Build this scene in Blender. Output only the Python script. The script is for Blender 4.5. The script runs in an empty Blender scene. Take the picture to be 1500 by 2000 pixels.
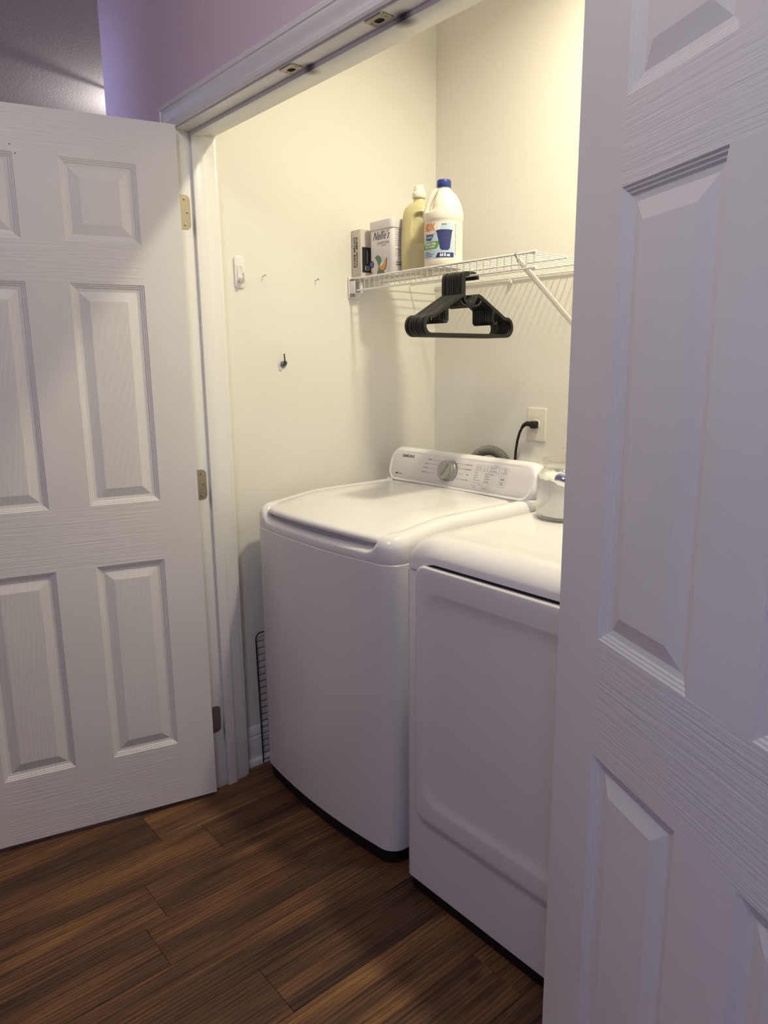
import bpy, bmesh, math, random
from mathutils import Vector, Matrix
random.seed(7)
SC = bpy.context.scene
COL = SC.collection
PI = math.pi

# ------------------------------------------------------------------ camera
HD, PT, RL = math.radians(49.8425), math.radians(11.7244), math.radians(-0.5525)
F = Vector((-math.sin(HD)*math.cos(PT), math.cos(HD)*math.cos(PT), -math.sin(PT)))
R0 = Vector((math.cos(HD), math.sin(HD), 0)); U0 = R0.cross(F)
R = R0*math.cos(RL)+U0*math.sin(RL); U = -R0*math.sin(RL)+U0*math.cos(RL)
cd = bpy.data.cameras.new('camera'); co = bpy.data.objects.new('camera', cd); COL.objects.link(co)
m = Matrix((R, U, -F)).transposed().to_4x4(); m.translation = Vector((2.0506, -0.9794, 1.4026))
co.matrix_world = m
cd.sensor_fit = 'HORIZONTAL'; cd.sensor_width = 36; cd.lens = 1413.41*36/1500
cd.clip_start = .02; cd.clip_end = 60
SC.camera = co
# ------------------------------------------------------------------ world, lights, exposure
w = bpy.data.worlds.new('world'); SC.world = w; w.use_nodes = True
w.node_tree.nodes['Background'].inputs[0].default_value = (.45, .43, .55, 1)
w.node_tree.nodes['Background'].inputs[1].default_value = .35
SC.view_settings.view_transform = 'Standard'; SC.view_settings.look = 'None'
SC.view_settings.gamma = 1; SC.view_settings.exposure = 0
SC.view_settings.use_curve_mapping = False

def light(name, kind, loc, power, color, aim=None, **kw):
    d = bpy.data.lights.new(name, kind); d.energy = power; d.color = color
    for k, v in kw.items(): setattr(d, k, v)
    o = bpy.data.objects.new(name, d); COL.objects.link(o); o.location = loc
    if aim is not None:
        o.rotation_euler = (Vector(aim)-Vector(loc)).to_track_quat('-Z', 'Y').to_euler()
    return o
light('closet_ceiling_light', 'AREA', (.98, .615, 2.71), 17.5, (1, .90, .63), aim=(.98, .615, 0), shape='DISK', size=.13, spread=math.radians(158))
light('hall_ceiling_light', 'POINT', (1.35, -.92, 2.62), 17.5, (1, .935, .88), shadow_soft_size=.10)
light('left_room_window', 'AREA', (-4.6, -2.3, 1.7), 15, (.50, .57, 1), aim=(1.2, -.3, 1.3), shape='RECTANGLE', size=1.0, size_y=1.6)
light('hall_end_window', 'AREA', (3.1, -2.4, 1.5), 2.3, (.42, .52, 1), aim=(1.75, -.3, 1.2), shape='RECTANGLE', size=.6, size_y=1.5, spread=math.radians(80))
light('left_ceiling_fill', 'POINT', (-3.2, 1.6, 1.5), 16, (1, .95, .95), shadow_soft_size=.15)  # unseen fill light added to brighten the left room's ceiling
light('wall_edge_fill', 'AREA', (-1.25, -.9, 1.5), 1.0, (.52, .56, 1), aim=(-.52, 0, 1.5), shape='RECTANGLE', size=.08, size_y=2.0, spread=math.radians(26))  # unseen blue light added to tint the mauve wall's left edge
light('left_room_lamp', 'POINT', (-1.93, .80, 2.57), 11, (1, .9, .8), shadow_soft_size=.02)

# ------------------------------------------------------------------ materials
def mat(name, color, rough=.5, metal=0, spec=.5, trans=0, ior=1.45, coat=0, sub=0):
    M = bpy.data.materials.new(name); M.use_nodes = True
    b = M.node_tree.nodes['Principled BSDF']
    b.inputs['Base Color'].default_value = (*color, 1); b.inputs['Roughness'].default_value = rough
    b.inputs['Metallic'].default_value = metal; b.inputs['Specular IOR Level'].default_value = spec
    b.inputs['Transmission Weight'].default_value = trans; b.inputs['IOR'].default_value = ior
    b.inputs['Coat Weight'].default_value = coat
    if sub:
        b.inputs['Subsurface Weight'].default_value = sub; b.inputs['Subsurface Scale'].default_value = .02
    return M
class NT:
    def __init__(s, M): s.t = M.node_tree; s.b = s.t.nodes['Principled BSDF']
    def n(s, typ, **kw):
        x = s.t.nodes.new(typ)
        for k, v in kw.items():
            if k.startswith('i_'):
                x.inputs[k[2:].replace('_', ' ')].default_value = v
            else: setattr(x, k, v)
        return x
    def l(s, a, b): s.t.links.new(a, b)
def ramp(nt, fac, stops):
    r = nt.n('ShaderNodeValToRGB'); e = r.color_ramp.elements
    while len(e) < len(stops): e.new(.5)
    for k, (p, c) in enumerate(stops):
        e[k].position = p; e[k].color = (*c, 1) if len(c) == 3 else c
    nt.l(fac, r.inputs[0]); return r
def bump(nt, height, strength, dist, prev=None):
    b = nt.n('ShaderNodeBump'); b.inputs['Strength'].default_value = strength; b.inputs['Distance'].default_value = dist
    nt.l(height, b.inputs['Height'])
    if prev: nt.l(prev.outputs[0], b.inputs['Normal'])
    nt.l(b.outputs[0], nt.b.inputs['Normal']); return b
def noise_mat(name, color, rough, scale, strength, dist, var=.04, stretch=(1, 1, 1), **kw):
    M = mat(name, color, rough, **kw); nt = NT(M)
    tc = nt.n('ShaderNodeTexCoord'); mp = nt.n('ShaderNodeMapping'); mp.inputs['Scale'].default_value = stretch
    nt.l(tc.outputs['Object'], mp.inputs[0])
    nz = nt.n('ShaderNodeTexNoise'); nz.inputs['Scale'].default_value = scale; nz.inputs['Detail'].default_value = 4
    nt.l(mp.outputs[0], nz.inputs['Vector']); bump(nt, nz.outputs[0], strength, dist)
    n2 = nt.n('ShaderNodeTexNoise'); n2.inputs['Scale'].default_value = 2.3; n2.inputs['Detail'].default_value = 5
    nt.l(mp.outputs[0], n2.inputs['Vector'])
    c0 = tuple(max(0, c*(1-var)) for c in color); c1 = tuple(min(1, c*(1+var)) for c in color)
    r = ramp(nt, n2.outputs[0], [(.3, c0), (.7, c1)]); nt.l(r.outputs[0], nt.b.inputs['Base Color'])
    return M
def grain_mat(name, horizontal, swirl=False):
    """white door skin embossed with wood grain"""
    M = mat(name, (.80, .79, .79), .38, spec=.4); nt = NT(M)
    tc = nt.n('ShaderNodeTexCoord'); mp = nt.n('ShaderNodeMapping')
    mp.inputs['Scale'].default_value = (1.6, 1, 60) if horizontal else (60, 1, 1.6)
    nt.l(tc.outputs['Object'], mp.inputs[0])
    nz = nt.n('ShaderNodeTexNoise'); nz.inputs['Scale'].default_value = 3.2; nz.inputs['Detail'].default_value = 3; nz.inputs['Distortion'].default_value = .6
    nt.l(mp.outputs[0], nz.inputs['Vector'])
    b = bump(nt, nz.outputs[0], (.75 if horizontal else .12), (.0018 if horizontal else .001))
    if swirl:
        m2 = nt.n('ShaderNodeMapping'); m2.inputs['Scale'].default_value = (7, 1, 1.5); nt.l(tc.outputs['Object'], m2.inputs[0])
        wv = nt.n('ShaderNodeTexWave', wave_type='RINGS', rings_direction='Y'); wv.inputs['Scale'].default_value = 4.0; wv.inputs['Distortion'].default_value = 5
        wv.inputs['Detail'].default_value = 2; nt.l(m2.outputs[0], wv.inputs['Vector'])
        bump(nt, wv.outputs[0], .16, .0010, b)
    n2 = nt.n('ShaderNodeTexNoise'); n2.inputs['Scale'].default_value = 3; nt.l(tc.outputs['Object'], n2.inputs['Vector'])
    r = ramp(nt, n2.outputs[0], [(.3, (.775, .765, .765)), (.7, (.81, .80, .80))]); nt.l(r.outputs[0], nt.b.inputs['Base Color'])
    return M
def spotted(name, color, rough, spots, base=None):
    """painted trim with small grubby marks at fixed places (x, y, z, radius x, radius z, strength)"""
    M = mat(name, color, rough, spec=.45); nt = NT(M)
    g = nt.n('ShaderNodeTexCoord'); prev = None
    nz = nt.n('ShaderNodeTexNoise'); nz.inputs['Scale'].default_value = 90; nt.l(g.outputs['Object'], nz.inputs['Vector'])
    bump(nt, nz.outputs[0], .12, .001)
    cur = nt.n('ShaderNodeRGB'); cur.outputs[0].default_value = (*color, 1); out = cur.outputs[0]
    for (x, y, z, rx, rz, k) in spots:
        mp = nt.n('ShaderNodeMapping'); mp.vector_type = 'POINT'
        mp.inputs['Scale'].default_value = (1/rx, 1/rx, 1/rz); mp.inputs['Location'].default_value = (-x/rx, -y/rx, -z/rz)
        nt.l(g.outputs['Object'], mp.inputs[0])
        ln = nt.n('ShaderNodeVectorMath', operation='LENGTH'); nt.l(mp.outputs[0], ln.inputs[0])
        mr = nt.n('ShaderNodeMapRange', clamp=True); mr.interpolation_type = 'SMOOTHSTEP'
        mr.inputs[1].default_value = 1; mr.inputs[2].default_value = .1; mr.inputs[3].default_value = 0; mr.inputs[4].default_value = k
        nt.l(ln.outputs['Value'], mr.inputs[0])
        mx = nt.n('ShaderNodeMix', data_type='RGBA'); nt.l(mr.outputs[0], mx.inputs[0]); nt.l(out, mx.inputs[6]); mx.inputs[7].default_value = (.03, .03, .035, 1)
        out = mx.outputs[2]
    nt.l(out, nt.b.inputs['Base Color']); return M

M_wall = noise_mat('closet_wall_paint', (.80, .79, .735), .62, 110, .22, .0018, .012)
M_mauve = noise_mat('mauve_wall_paint', (.72, .59, .68), .6, 110, .2, .002, .02)
M_ceil = noise_mat('textured_ceiling', (.62, .62, .66), .9, 95, .7, .004, .03)
M_trim = spotted('white_trim_paint', (.80, .80, .80), .3, [(0, .045, 1.79, .014, .05, .55), (0, .045, .99, .012, .05, .6), (0, .045, .20, .012, .07, .7),
                 (.60, .045, 2.04, .03, .03, .85), (.91, .045, 2.04, .035, .03, .9), (.0, .03, .0, .035, .03, .12)])
M_rail = grain_mat('door_skin_horizontal_grain', True); M_stile = grain_mat('door_skin_vertical_grain', False)
M_panel = grain_mat('door_skin_panel_grain', False, True)
M_enamel = noise_mat('white_enamel', (.80, .79, .80), .22, 400, .02, .0005, .006, coat=.3)
M_enamelside = noise_mat('white_cabinet_enamel', (.76, .75, .76), .24, 300, .03, .0005, .006, coat=.3)
M_whiteplastic = noise_mat('white_plastic', (.82, .81, .80), .35, 300, .02, .0005, .006)
M_facia = noise_mat('facia_plastic', (.72, .70, .70), .3, 300, .02, .0005, .006)
M_black = noise_mat('black_plastic', (.006, .006, .006), .45, 200, .1, .0005, .1)
M_hanger = noise_mat('black_hanger_plastic', (.006, .0062, .006), .5, 180, .1, .0006, .15)
M_gap = mat('gap_shade', (.02, .02, .022), .9)  # dark colour carries the shade of the dryer's handle gap
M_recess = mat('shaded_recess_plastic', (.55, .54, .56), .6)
M_nickel = noise_mat('satin_nickel', (.34, .305, .245), .36, 220, .15, .0005, .12, metal=.85)
M_screw = mat('screw_steel', (.30, .27, .23), .35, metal=.9)
M_slot = mat('screw_slot', (.01, .01, .01), .8)
M_knob = noise_mat('brushed_knob_metal', (.42, .42, .40), .33, 60, .2, .001, .12, metal=.75)
M_wire = noise_mat('white_wire_coating', (.84, .83, .80), .3, 200, .05, .0005, .01)
M_grey = mat('grey_clip', (.28, .29, .30), .5)
M_hose = noise_mat('grey_hose', (.20, .20, .19), .5, 100, .1, .0005, .1)
M_blue_steel = mat('zinc_blue_steel', (.22, .27, .33), .3, metal=.8)
M_rack = mat('dark_wire', (.035, .04, .04), .4, metal=.6)
M_carton = noise_mat('cream_carton', (.66, .61, .55), .6, 160, .1, .0005, .03)
M_tin = noise_mat('white_tin', (.74, .73, .76), .28, 200, .03, .0005, .01)
M_ink = mat('dark_ink', (.02, .022, .035), .5)
M_greyink = mat('grey_ink', (.12, .12, .14), .5)
M_lightink = mat('pale_grey_ink', (.35, .34, .38), .5)
M_redink = mat('red_ink', (.6, .16, .14), .5)
M_orange = mat('orange_ink', (.85, .28, .06), .5)
M_orange2 = mat('amber_ink', (.72, .36, .06), .5)
M_greenink = mat('green_ink', (.12, .38, .04), .5)
M_tealink = mat('muted_green_ink', (.11, .24, .17), .5)
M_navy = mat('navy_ink', (.018, .035, .22), .5)
M_bucket = mat('bucket_blue_ink', (.035, .05, .20), .5)
M_paleblue = mat('pale_blue_label', (.50, .66, .76), .4)
M_whitelabel = mat('white_label', (.82, .82, .80), .4)
M_white_ink = mat('white_ink', (.88, .88, .88), .5)
M_cap = noise_mat('blue_cap', (.02, .045, .26), .35, 120, .1, .0005, .05)
M_jug = mat('milky_jug', (.80, .78, .69), .3, sub=.3)
M_yellow = mat('yellow_translucent_bottle', (.62, .58, .33), .28, sub=.25)
M_yellowcap = mat('frosted_cap', (.86, .84, .70), .35, sub=.3)
M_outlet = noise_mat('almond_outlet_plastic', (.80, .76, .66), .4, 200, .03, .0005, .01)
M_powder = noise_mat('white_powder', (.88, .87, .83), .95, 60, .6, .004, .02)
M_scoop = mat('lilac_scoop', (.56, .54, .92), .3)
def glass_mat():
    M = bpy.data.materials.new('thin_jar_glass'); M.use_nodes = True; t = M.node_tree; t.nodes.remove(t.nodes['Principled BSDF'])
    tr = t.nodes.new('ShaderNodeBsdfTransparent'); gl = t.nodes.new('ShaderNodeBsdfGlossy'); mx = t.nodes.new('ShaderNodeMixShader'); lw = t.nodes.new('ShaderNodeLayerWeight')
    tr.inputs[0].default_value = (.975, .98, .975, 1); gl.inputs['Roughness'].default_value = .04; gl.inputs[0].default_value = (.9, .9, .88, 1)
    lw.inputs[0].default_value = .5; pw_ = t.nodes.new('ShaderNodeMath'); pw_.operation = 'POWER'; pw_.inputs[1].default_value = 3; t.links.new(lw.outputs['Facing'], pw_.inputs[0])
    ma = t.nodes.new('ShaderNodeMath'); ma.operation = 'MULTIPLY_ADD'; ma.inputs[1].default_value = .8; ma.inputs[2].default_value = .07; t.links.new(pw_.outputs[0], ma.inputs[0]); t.links.new(ma.outputs[0], mx.inputs[0])
    t.links.new(tr.outputs[0], mx.inputs[1]); t.links.new(gl.outputs[0], mx.inputs[2]); t.links.new(mx.outputs[0], t.nodes['Material Output'].inputs[0])
    return M
M_glass = glass_mat()

def wood_mat():
    M = mat('rustic_plank', (.3, .15, .07), .42, spec=.35); nt = NT(M)
    g = nt.n('ShaderNodeNewGeometry'); oi = nt.n('ShaderNodeObjectInfo')
    mul = nt.n('ShaderNodeMath', operation='MULTIPLY'); mul.inputs[1].default_value = 53; nt.l(oi.outputs['Random'], mul.inputs[0])
    cx = nt.n('ShaderNodeCombineXYZ'); nt.l(mul.outputs[0], cx.inputs[0]); nt.l(mul.outputs[0], cx.inputs[1]); nt.l(mul.outputs[0], cx.inputs[2])
    ad = nt.n('ShaderNodeVectorMath', operation='ADD'); nt.l(g.outputs['Position'], ad.inputs[0]); nt.l(cx.outputs[0], ad.inputs[1])
    def mp(s):
        x = nt.n('ShaderNodeMapping'); x.inputs['Scale'].default_value = s; nt.l(ad.outputs[0], x.inputs[0]); return x.outputs[0]
    # large tone patches
    a = nt.n('ShaderNodeTexNoise'); a.inputs['Scale'].default_value = 1; a.inputs['Detail'].default_value = 3; nt.l(mp((13, 1.7, 1)), a.inputs['Vector'])
    # cathedral figure
    wv = nt.n('ShaderNodeTexWave', wave_type='BANDS', bands_direction='X'); wv.inputs['Scale'].default_value = 10; wv.inputs['Distortion'].default_value = 5
    wv.inputs['Detail'].default_value = 3; wv.inputs['Detail Scale'].default_value = .9; nt.l(mp((2.6, .34, 1)), wv.inputs['Vector'])
    # fine fibres
    f = nt.n('ShaderNodeTexNoise'); f.inputs['Scale'].default_value = 1; f.inputs['Detail'].default_value = 5; f.inputs['Roughness'].default_value = .7
    nt.l(mp((230, 5, 1)), f.inputs['Vector'])
    f2 = nt.n('ShaderNodeTexNoise'); f2.inputs['Scale'].default_value = 1; f2.inputs['Detail'].default_value = 4; nt.l(mp((55, 1.6, 1)), f2.inputs['Vector'])
    # knots
    vo = nt.n('ShaderNodeTexVoronoi'); vo.inputs['Scale'].default_value = 1; nt.l(mp((5.2, 2.1, 1)), vo.inputs['Vector'])
    base = ramp(nt, a.outputs[0], [(.28, (.070, .040, .027)), (.45, (.115, .060, .034)), (.58, (.165, .086, .040)), (.75, (.235, .128, .052))])
    def mixm(fac, c1, c2, mode='MULTIPLY', k=None):
        x = nt.n('ShaderNodeMix', data_type='RGBA', blend_type=mode)
        if k is not None: x.inputs[0].default_value = k
        else: nt.l(fac, x.inputs[0])
        nt.l(c1, x.inputs[6])
        if isinstance(c2, tuple): x.inputs[7].default_value = (*c2, 1)
        else: nt.l(c2, x.inputs[7])
        return x.outputs[2]
    # plank tone
    pr = ramp(nt, oi.outputs['Random'], [(0, (.80, .76, .78)), (.3, (1.0, .94, .92)), (.6, (1.12, 1.06, 1.0)), (1, (1.32, 1.28, 1.15))])
    c = mixm(None, base.outputs[0], pr.outputs[0], k=1)
    wr = ramp(nt, wv.outputs[0], [(.0, (.30, .28, .28)), (.12, (.85, .84, .84)), (.3, (1.02, 1.02, 1.02)), (1, (1.1, 1.08, 1.05))]); c = mixm(None, c, wr.outputs[0], k=.7)
    fr = ramp(nt, f.outputs[0], [(.38, (.36, .33, .33)), (.47, (.95, .95, .95)), (.7, (1.42, 1.38, 1.3))]); c = mixm(None, c, fr.outputs[0], k=.85)
    f2r = ramp(nt, f2.outputs[0], [(.33, (.50, .48, .50)), (.5, (1, 1, 1)), (.7, (1.12, 1.1, 1.08))]); c = mixm(None, c, f2r.outputs[0], k=.75)
    kr = ramp(nt, vo.outputs['Distance'], [(.03, (.12, .10, .10)), (.055, (.7, .65, .65)), (.09, (1, 1, 1))]); c = mixm(None, c, kr.outputs[0], k=.9)
    nt.l(c, nt.b.inputs['Base Color'])
    bump(nt, f.outputs[0], .35, .0008)
    return M
M_wood = wood_mat()
M_subfloor = mat('dark_subfloor', (.015, .01, .008), .9)

# ------------------------------------------------------------------ object helpers
def tag(o, label=None, cat=None, group=None, kind=None):
    if label: o['label'] = label
    if cat: o['category'] = cat
    if group: o['group'] = group
    if kind: o['kind'] = kind
    return o
def root(name, loc, label=None, cat=None, group=None, kind=None, mtx=None):
    o = bpy.data.objects.new(name, None); COL.objects.link(o); o.empty_display_size = .05
    if mtx is not None: o.matrix_world = mtx
    else: o.location = loc
    o['_w'] = 0
    del o['_w']
    return tag(o, label, cat, group, kind)
def finish(bm, name, mt, parent=None, angle=40, local=False, smooth=True, recalc=True):
    """bm in world coordinates (or in the parent's frame when local)"""
    if recalc: bmesh.ops.recalc_face_normals(bm, faces=bm.faces)
    me = bpy.data.meshes.new(name)
    bm.to_mesh(me); bm.free()
    o = bpy.data.objects.new(name, me); COL.objects.link(o)
    if parent is not None:
        off = Vector((0, 0, 0)); q = parent
        rt = parent
        while rt.parent is not None: rt = rt.parent
        if not local: me.transform(rt.matrix_basis.inverted())
        o.parent = parent
    else:
        c = Vector((0, 0, 0))
    if smooth:
        for p in me.polygons: p.use_smooth = True
        me.set_sharp_from_angle(angle=math.radians(angle))
    me.materials.append(mt)
    return o
def V(*a): return Vector(a)
def bm_box(bm, x0, x1, y0, y1, z0, z1, r=0, seg=2):
    x0, x1 = sorted((x0, x1)); y0, y1 = sorted((y0, y1)); z0, z1 = sorted((z0, z1))
    t = bmesh.new(); bmesh.ops.create_cube(t, size=1)
    for v in t.verts: v.co = V(x0+(v.co.x+.5)*(x1-x0), y0+(v.co.y+.5)*(y1-y0), z0+(v.co.z+.5)*(z1-z0))
    if r: bmesh.ops.bevel(t, geom=t.edges[:], offset=min(r, .49*min(x1-x0, y1-y0, z1-z0)), segments=seg, affect='EDGES', profile=.5)
    append(bm, t); return bm
def append(bm, t, mtx=None):
    if mtx is not None: bmesh.ops.transform(t, matrix=mtx, verts=t.verts)
    vs = [bm.verts.new(v.co) for v in t.verts]; t.verts.index_update()
    for f in t.faces:
        try: bm.faces.new([vs[v.index] for v in f.verts])
        except ValueError: pass
    t.free()
def box(name, x0, x1, y0, y1, z0, z1, mt, parent=None, r=0, seg=2, local=False):
    bm = bmesh.new(); bm_box(bm, x0, x1, y0, y1, z0, z1, r, seg)
    return finish(bm, name, mt, parent, local=local, angle=35)
def bm_loft(bm, loops, cap0=False, cap1=False, closed=True):
    rows = [[bm.verts.new(p) for p in L] for L in loops]
    n = len(rows[0])
    for a, b in zip(rows, rows[1:]):
        for i in range(n if closed else n-1):
            j = (i+1) % n
            try: bm.faces.new((a[i], a[j], b[j], b[i]))
            except ValueError: pass
    if cap0: bm.faces.new(rows[0][::-1])
    if cap1: bm.faces.new(rows[-1])
    return rows
def bm_tube(bm, pts, r, seg=8, caps=True, closed=False):
    pts = [Vector(p) for p in pts]; n = len(pts); loops = []
    rr = r if isinstance(r, (list, tuple)) else [r]*n
    up = None
    for i, p in enumerate(pts):
        a = pts[(i-1) % n] if (closed or i > 0) else p; b = pts[(i+1) % n] if (closed or i < n-1) else p
        d = (b-a).normalized()
        if up is None:
            up = V(0, 0, 1) if abs(d.z) < .9 else V(1, 0, 0)
        s = d.cross(up).normalized(); up = s.cross(d).normalized()
        loops.append([p+(s*math.cos(t)+up*math.sin(t))*rr[i] for t in [2*PI*k/seg for k in range(seg)]])
    if closed: loops.append(loops[0])
    bm_loft(bm, loops, caps and not closed, caps and not closed)
def tube(name, pts, r, mt, parent=None, seg=8, closed=False, local=False):
    bm = bmesh.new(); bm_tube(bm, pts, r, seg, True, closed); 
    if closed: bmesh.ops.remove_doubles(bm, verts=bm.verts, dist=1e-6)
    return finish(bm, name, mt, parent, local=local)
def bm_cyl(bm, c, axis, r, h, seg=24, bev=0):
    c = Vector(c); ax = Vector(axis).normalized()
    up = V(0, 0, 1) if abs(ax.z) < .9 else V(1, 0, 0); s = ax.cross(up).normalized(); t = s.cross(ax)
    prof = [(r, 0), (r, h-bev), (r-bev*.3, h-bev*.3), (r-bev, h)] if bev else [(r, 0), (r, h)]
    bm_loft(bm, [[c+ax*z+(s*math.cos(a)+t*math.sin(a))*q for a in [2*PI*k/seg for k in range(seg)]] for q, z in prof], True, True)
def cyl(name, c, axis, r, h, mt, parent=None, seg=24, bev=0, local=False):
    bm = bmesh.new(); bm_cyl(bm, c, axis, r, h, seg, bev); return finish(bm, name, mt, parent, local=local, angle=50)
def lathe(name, c, prof, mt, parent=None, seg=40, mod=None, cap=True):
    bm = bmesh.new(); c = Vector(c); loops = []
    for r, z in prof:
        L = []
        for k in range(seg):
            a = 2*PI*k/seg; q = r if mod is None else mod(r, z, a)
            L.append(c+V(math.cos(a)*q, math.sin(a)*q, z))
        loops.append(L)
    bm_loft(bm, loops, cap, cap); return finish(bm, name, mt, parent, angle=50)
def rrect(x0, x1, y0, y1, r, na=6, ne=8):
    """rounded rectangle, na points per corner, ne per edge; always the same count"""
    r = max(1e-4, min(r, .499*(x1-x0), .499*(y1-y0))); P = []
    cs = [(x1-r, y0+r, -PI/2), (x1-r, y1-r, 0), (x0+r, y1-r, PI/2), (x0+r, y0+r, PI)]
    st = [(x0+r, y0), (x1, y0+r), (x1-r, y1), (x0, y1-r)]; en = [(x1-r, y0), (x1, y1-r), (x0+r, y1), (x0, y0+r)]
    for k in range(4):
        for i in range(ne):
            t = i/ne; P.append((st[k][0]*(1-t)+en[k][0]*t, st[k][1]*(1-t)+en[k][1]*t))
        cx_, cy_, a0 = cs[k]
        for i in range(na):
            a = a0+PI/2*i/na; P.append((cx_+r*math.cos(a), cy_+r*math.sin(a)))
    return P
def sstep(a, b, x):
    t = min(1, max(0, (x-a)/(b-a))); return t*t*(3-2*t)
_font = {}
def bm_text(body, size, width=None, bold=0.0, shear=0.0, align='CENTER', space=1.0):
    c = bpy.data.curves.new('t', 'FONT'); c.body = body; c.size = size; c.align_x = align; c.align_y = 'CENTER'
    c.offset = bold; c.shear = shear; c.resolution_u = 2; c.space_character = space; c.fill_mode = 'FRONT'
    o = bpy.data.objects.new('t', c); COL.objects.link(o)
    dg = bpy.context.evaluated_depsgraph_get(); me = bpy.data.meshes.new_from_object(o.evaluated_get(dg))
    bm = bmesh.new(); bm.from_mesh(me)
    bpy.data.objects.remove(o); bpy.data.curves.remove(c); bpy.data.meshes.remove(me)
    if width and len(bm.verts):
        xs = [v.co.x for v in bm.verts]; k = width/max(1e-6, max(xs)-min(xs))
        for v in bm.verts: v.co.x *= k
    return bm
def text(name, body, size, fn, mt, parent, du=0, dv=0, width=None, bold=0, shear=0, align='CENTER', rot=0, space=1.0):
    """fn maps flat (u, v) to a world point on the printed surface"""
    bm = bm_text(body, size, width, bold, shear, align, space)
    c, s = math.cos(rot), math.sin(rot)
    for v in bm.verts:
        x, y = v.co.x, v.co.y; v.co = fn(du+x*c-y*s, dv+x*s+y*c)
    return finish(bm, name, mt, parent, smooth=False, recalc=False)
def print_poly(name, pts, fn, mt, parent, sub=1):
    """flat printed polygon (convex) subdivided and mapped through fn"""
    bm = bmesh.new(); bm.faces.new([bm.verts.new((p[0], p[1], 0)) for p in pts])
    if sub > 1:
        xs = [p[0] for p in pts]; x0, x1 = min(xs), max(xs)
        for i in range(1, sub):
            g = bm.verts[:]+bm.edges[:]+bm.faces[:]
            bmesh.ops.bisect_plane(bm, geom=g, plane_co=(x0+(x1-x0)*i/sub, 0, 0), plane_no=(1, 0, 0))
    for v in bm.verts: v.co = fn(v.co.x, v.co.y)
    return finish(bm, name, mt, parent, smooth=sub > 1, recalc=False)
def stroke_pts(pts, wd):
    """closed ribbon outline polygon pair lists for a 2D polyline"""
    P = [Vector((a, b)) for a, b in pts]; L = []; Rr = []
    for i, p in enumerate(P):
        d1 = (P[i]-P[i-1]).normalized() if i > 0 else (P[1]-P[0]).normalized()
        d2 = (P[i+1]-P[i]).normalized() if i < len(P)-1 else d1
        n1 = Vector((-d1.y, d1.x)); n2 = Vector((-d2.y, d2.x)); nn = (n1+n2)
        nn = nn.normalized() if nn.length > 1e-4 else n1
        k = 1/max(.5, nn.dot(n1)); wv = wd[i] if isinstance(wd, (list, tuple)) else wd
        L.append(p+nn*wv/2*k); Rr.append(p-nn*wv/2*k)
    return L, Rr

# ------------------------------------------------------------------ dimensions
WL, WR, YB = -.059, 1.50, 1.072           # closet left, right, back
T, H, OW = .117, 2.045, 1.428             # wall thickness, opening height and width
CEIL = 2.74

# ------------------------------------------------------------------ structure
def struct(name, x0, x1, y0, y1, z0, z1, mt, label=None):
    o = box(name, x0, x1, y0, y1, z0, z1, mt); return tag(o, label, None, None, 'structure')
struct('wall_closet_left', -.44, WL, T, YB+.12, 0, CEIL, M_wall, 'off white closet side wall with small hooks on it')
struct('wall_closet_back', WL, WR, YB, YB+.12, 0, CEIL, M_wall, 'off white closet back wall behind the shelf and machines')
struct('wall_closet_right', WR, WR+.12, T, YB+.12, 0, CEIL, M_wall, 'off white closet side wall hidden behind the right door')
wf = root('wall_front', (0, 0, 0), 'mauve painted hallway wall around the closet opening', kind='structure')
box('left_wall_piece', -.497, -.018, 0, T, 0, CEIL, M_mauve, wf)
box('right_wall_piece', OW+.018, 3.4, 0, T, 0, CEIL, M_mauve, wf)
box('header_wall_piece', -.018, OW+.018, 0, T, H+.018, CEIL, M_mauve, wf)
box('left_return_piece', -.497, -.44, T, YB+.12, 0, CEIL, M_mauve, wf)
struct('wall_hall_back', -5, 3.4, -2.72, -2.6, 0, CEIL, M_mauve, 'mauve hallway wall behind the camera')
struct('wall_hall_right', 3.4, 3.52, -2.72, T, 0, CEIL, M_mauve, 'mauve hallway end wall')
struct('wall_room_left', -5.12, -5, -2.72, 4, 0, CEIL, M_mauve, 'far wall of the left room')
struct('wall_room_back', -5.12, -.3, 4, 4.12, 0, CEIL, M_mauve, 'back wall of the left room')
struct('wall_room_side', -.44, -.32, YB+.12, 4, 0, CEIL, M_mauve, 'side wall of the left room')
struct('ceiling', -5.12, 3.52, -2.72, 4.12, CEIL, CEIL+.1, M_ceil, 'grey textured ceiling seen over the left door')

# floor: subfloor slab carrying the planks
fl = root('floor', (0, 0, -.012), 'dark rustic wood plank floor', kind='structure')
box('subfloor', -5.12, 3.52, -2.72, 4.12, -.10, -.008, M_subfloor, fl)
PWD = .15
bmp = bmesh.new(); bm_box(bmp, 0, PWD-.0007, 0, 1.2-.0007, -.010, 0, .0007, 1)
base_plank = finish(bmp, 'plank', M_wood, fl, local=True)
joint = {0: None}
known = {1: -.1265, 2: -.3675, 5: -.2745}       # end joints seen in the photograph, per row (row k spans x=.143+.15(k-1)...)
first = True
for k in range(-9, 16):
    x = .143+PWD*(k-1)
    y0 = known.get(k, None)
    if y0 is None: y0 = -1.2*((k*0.3819+.21) % 1)
    for j in (-2, -1, 0, 1):
        ys = y0+j*1.2
        if ys > 1.19 or ys+1.2 < -2.6: continue
        if first: o = base_plank; first = False
        else:
            o = base_plank.copy(); COL.objects.link(o)
            o.parent = fl
        o.location = (x, ys, .012)
        if ys+1.2 > 1.19:
            pass
box('far_floor', -5, .143-10*PWD-.001, -2.6, 4, -.010, 0, M_wood, fl)['kind'] = 'stuff'

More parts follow.
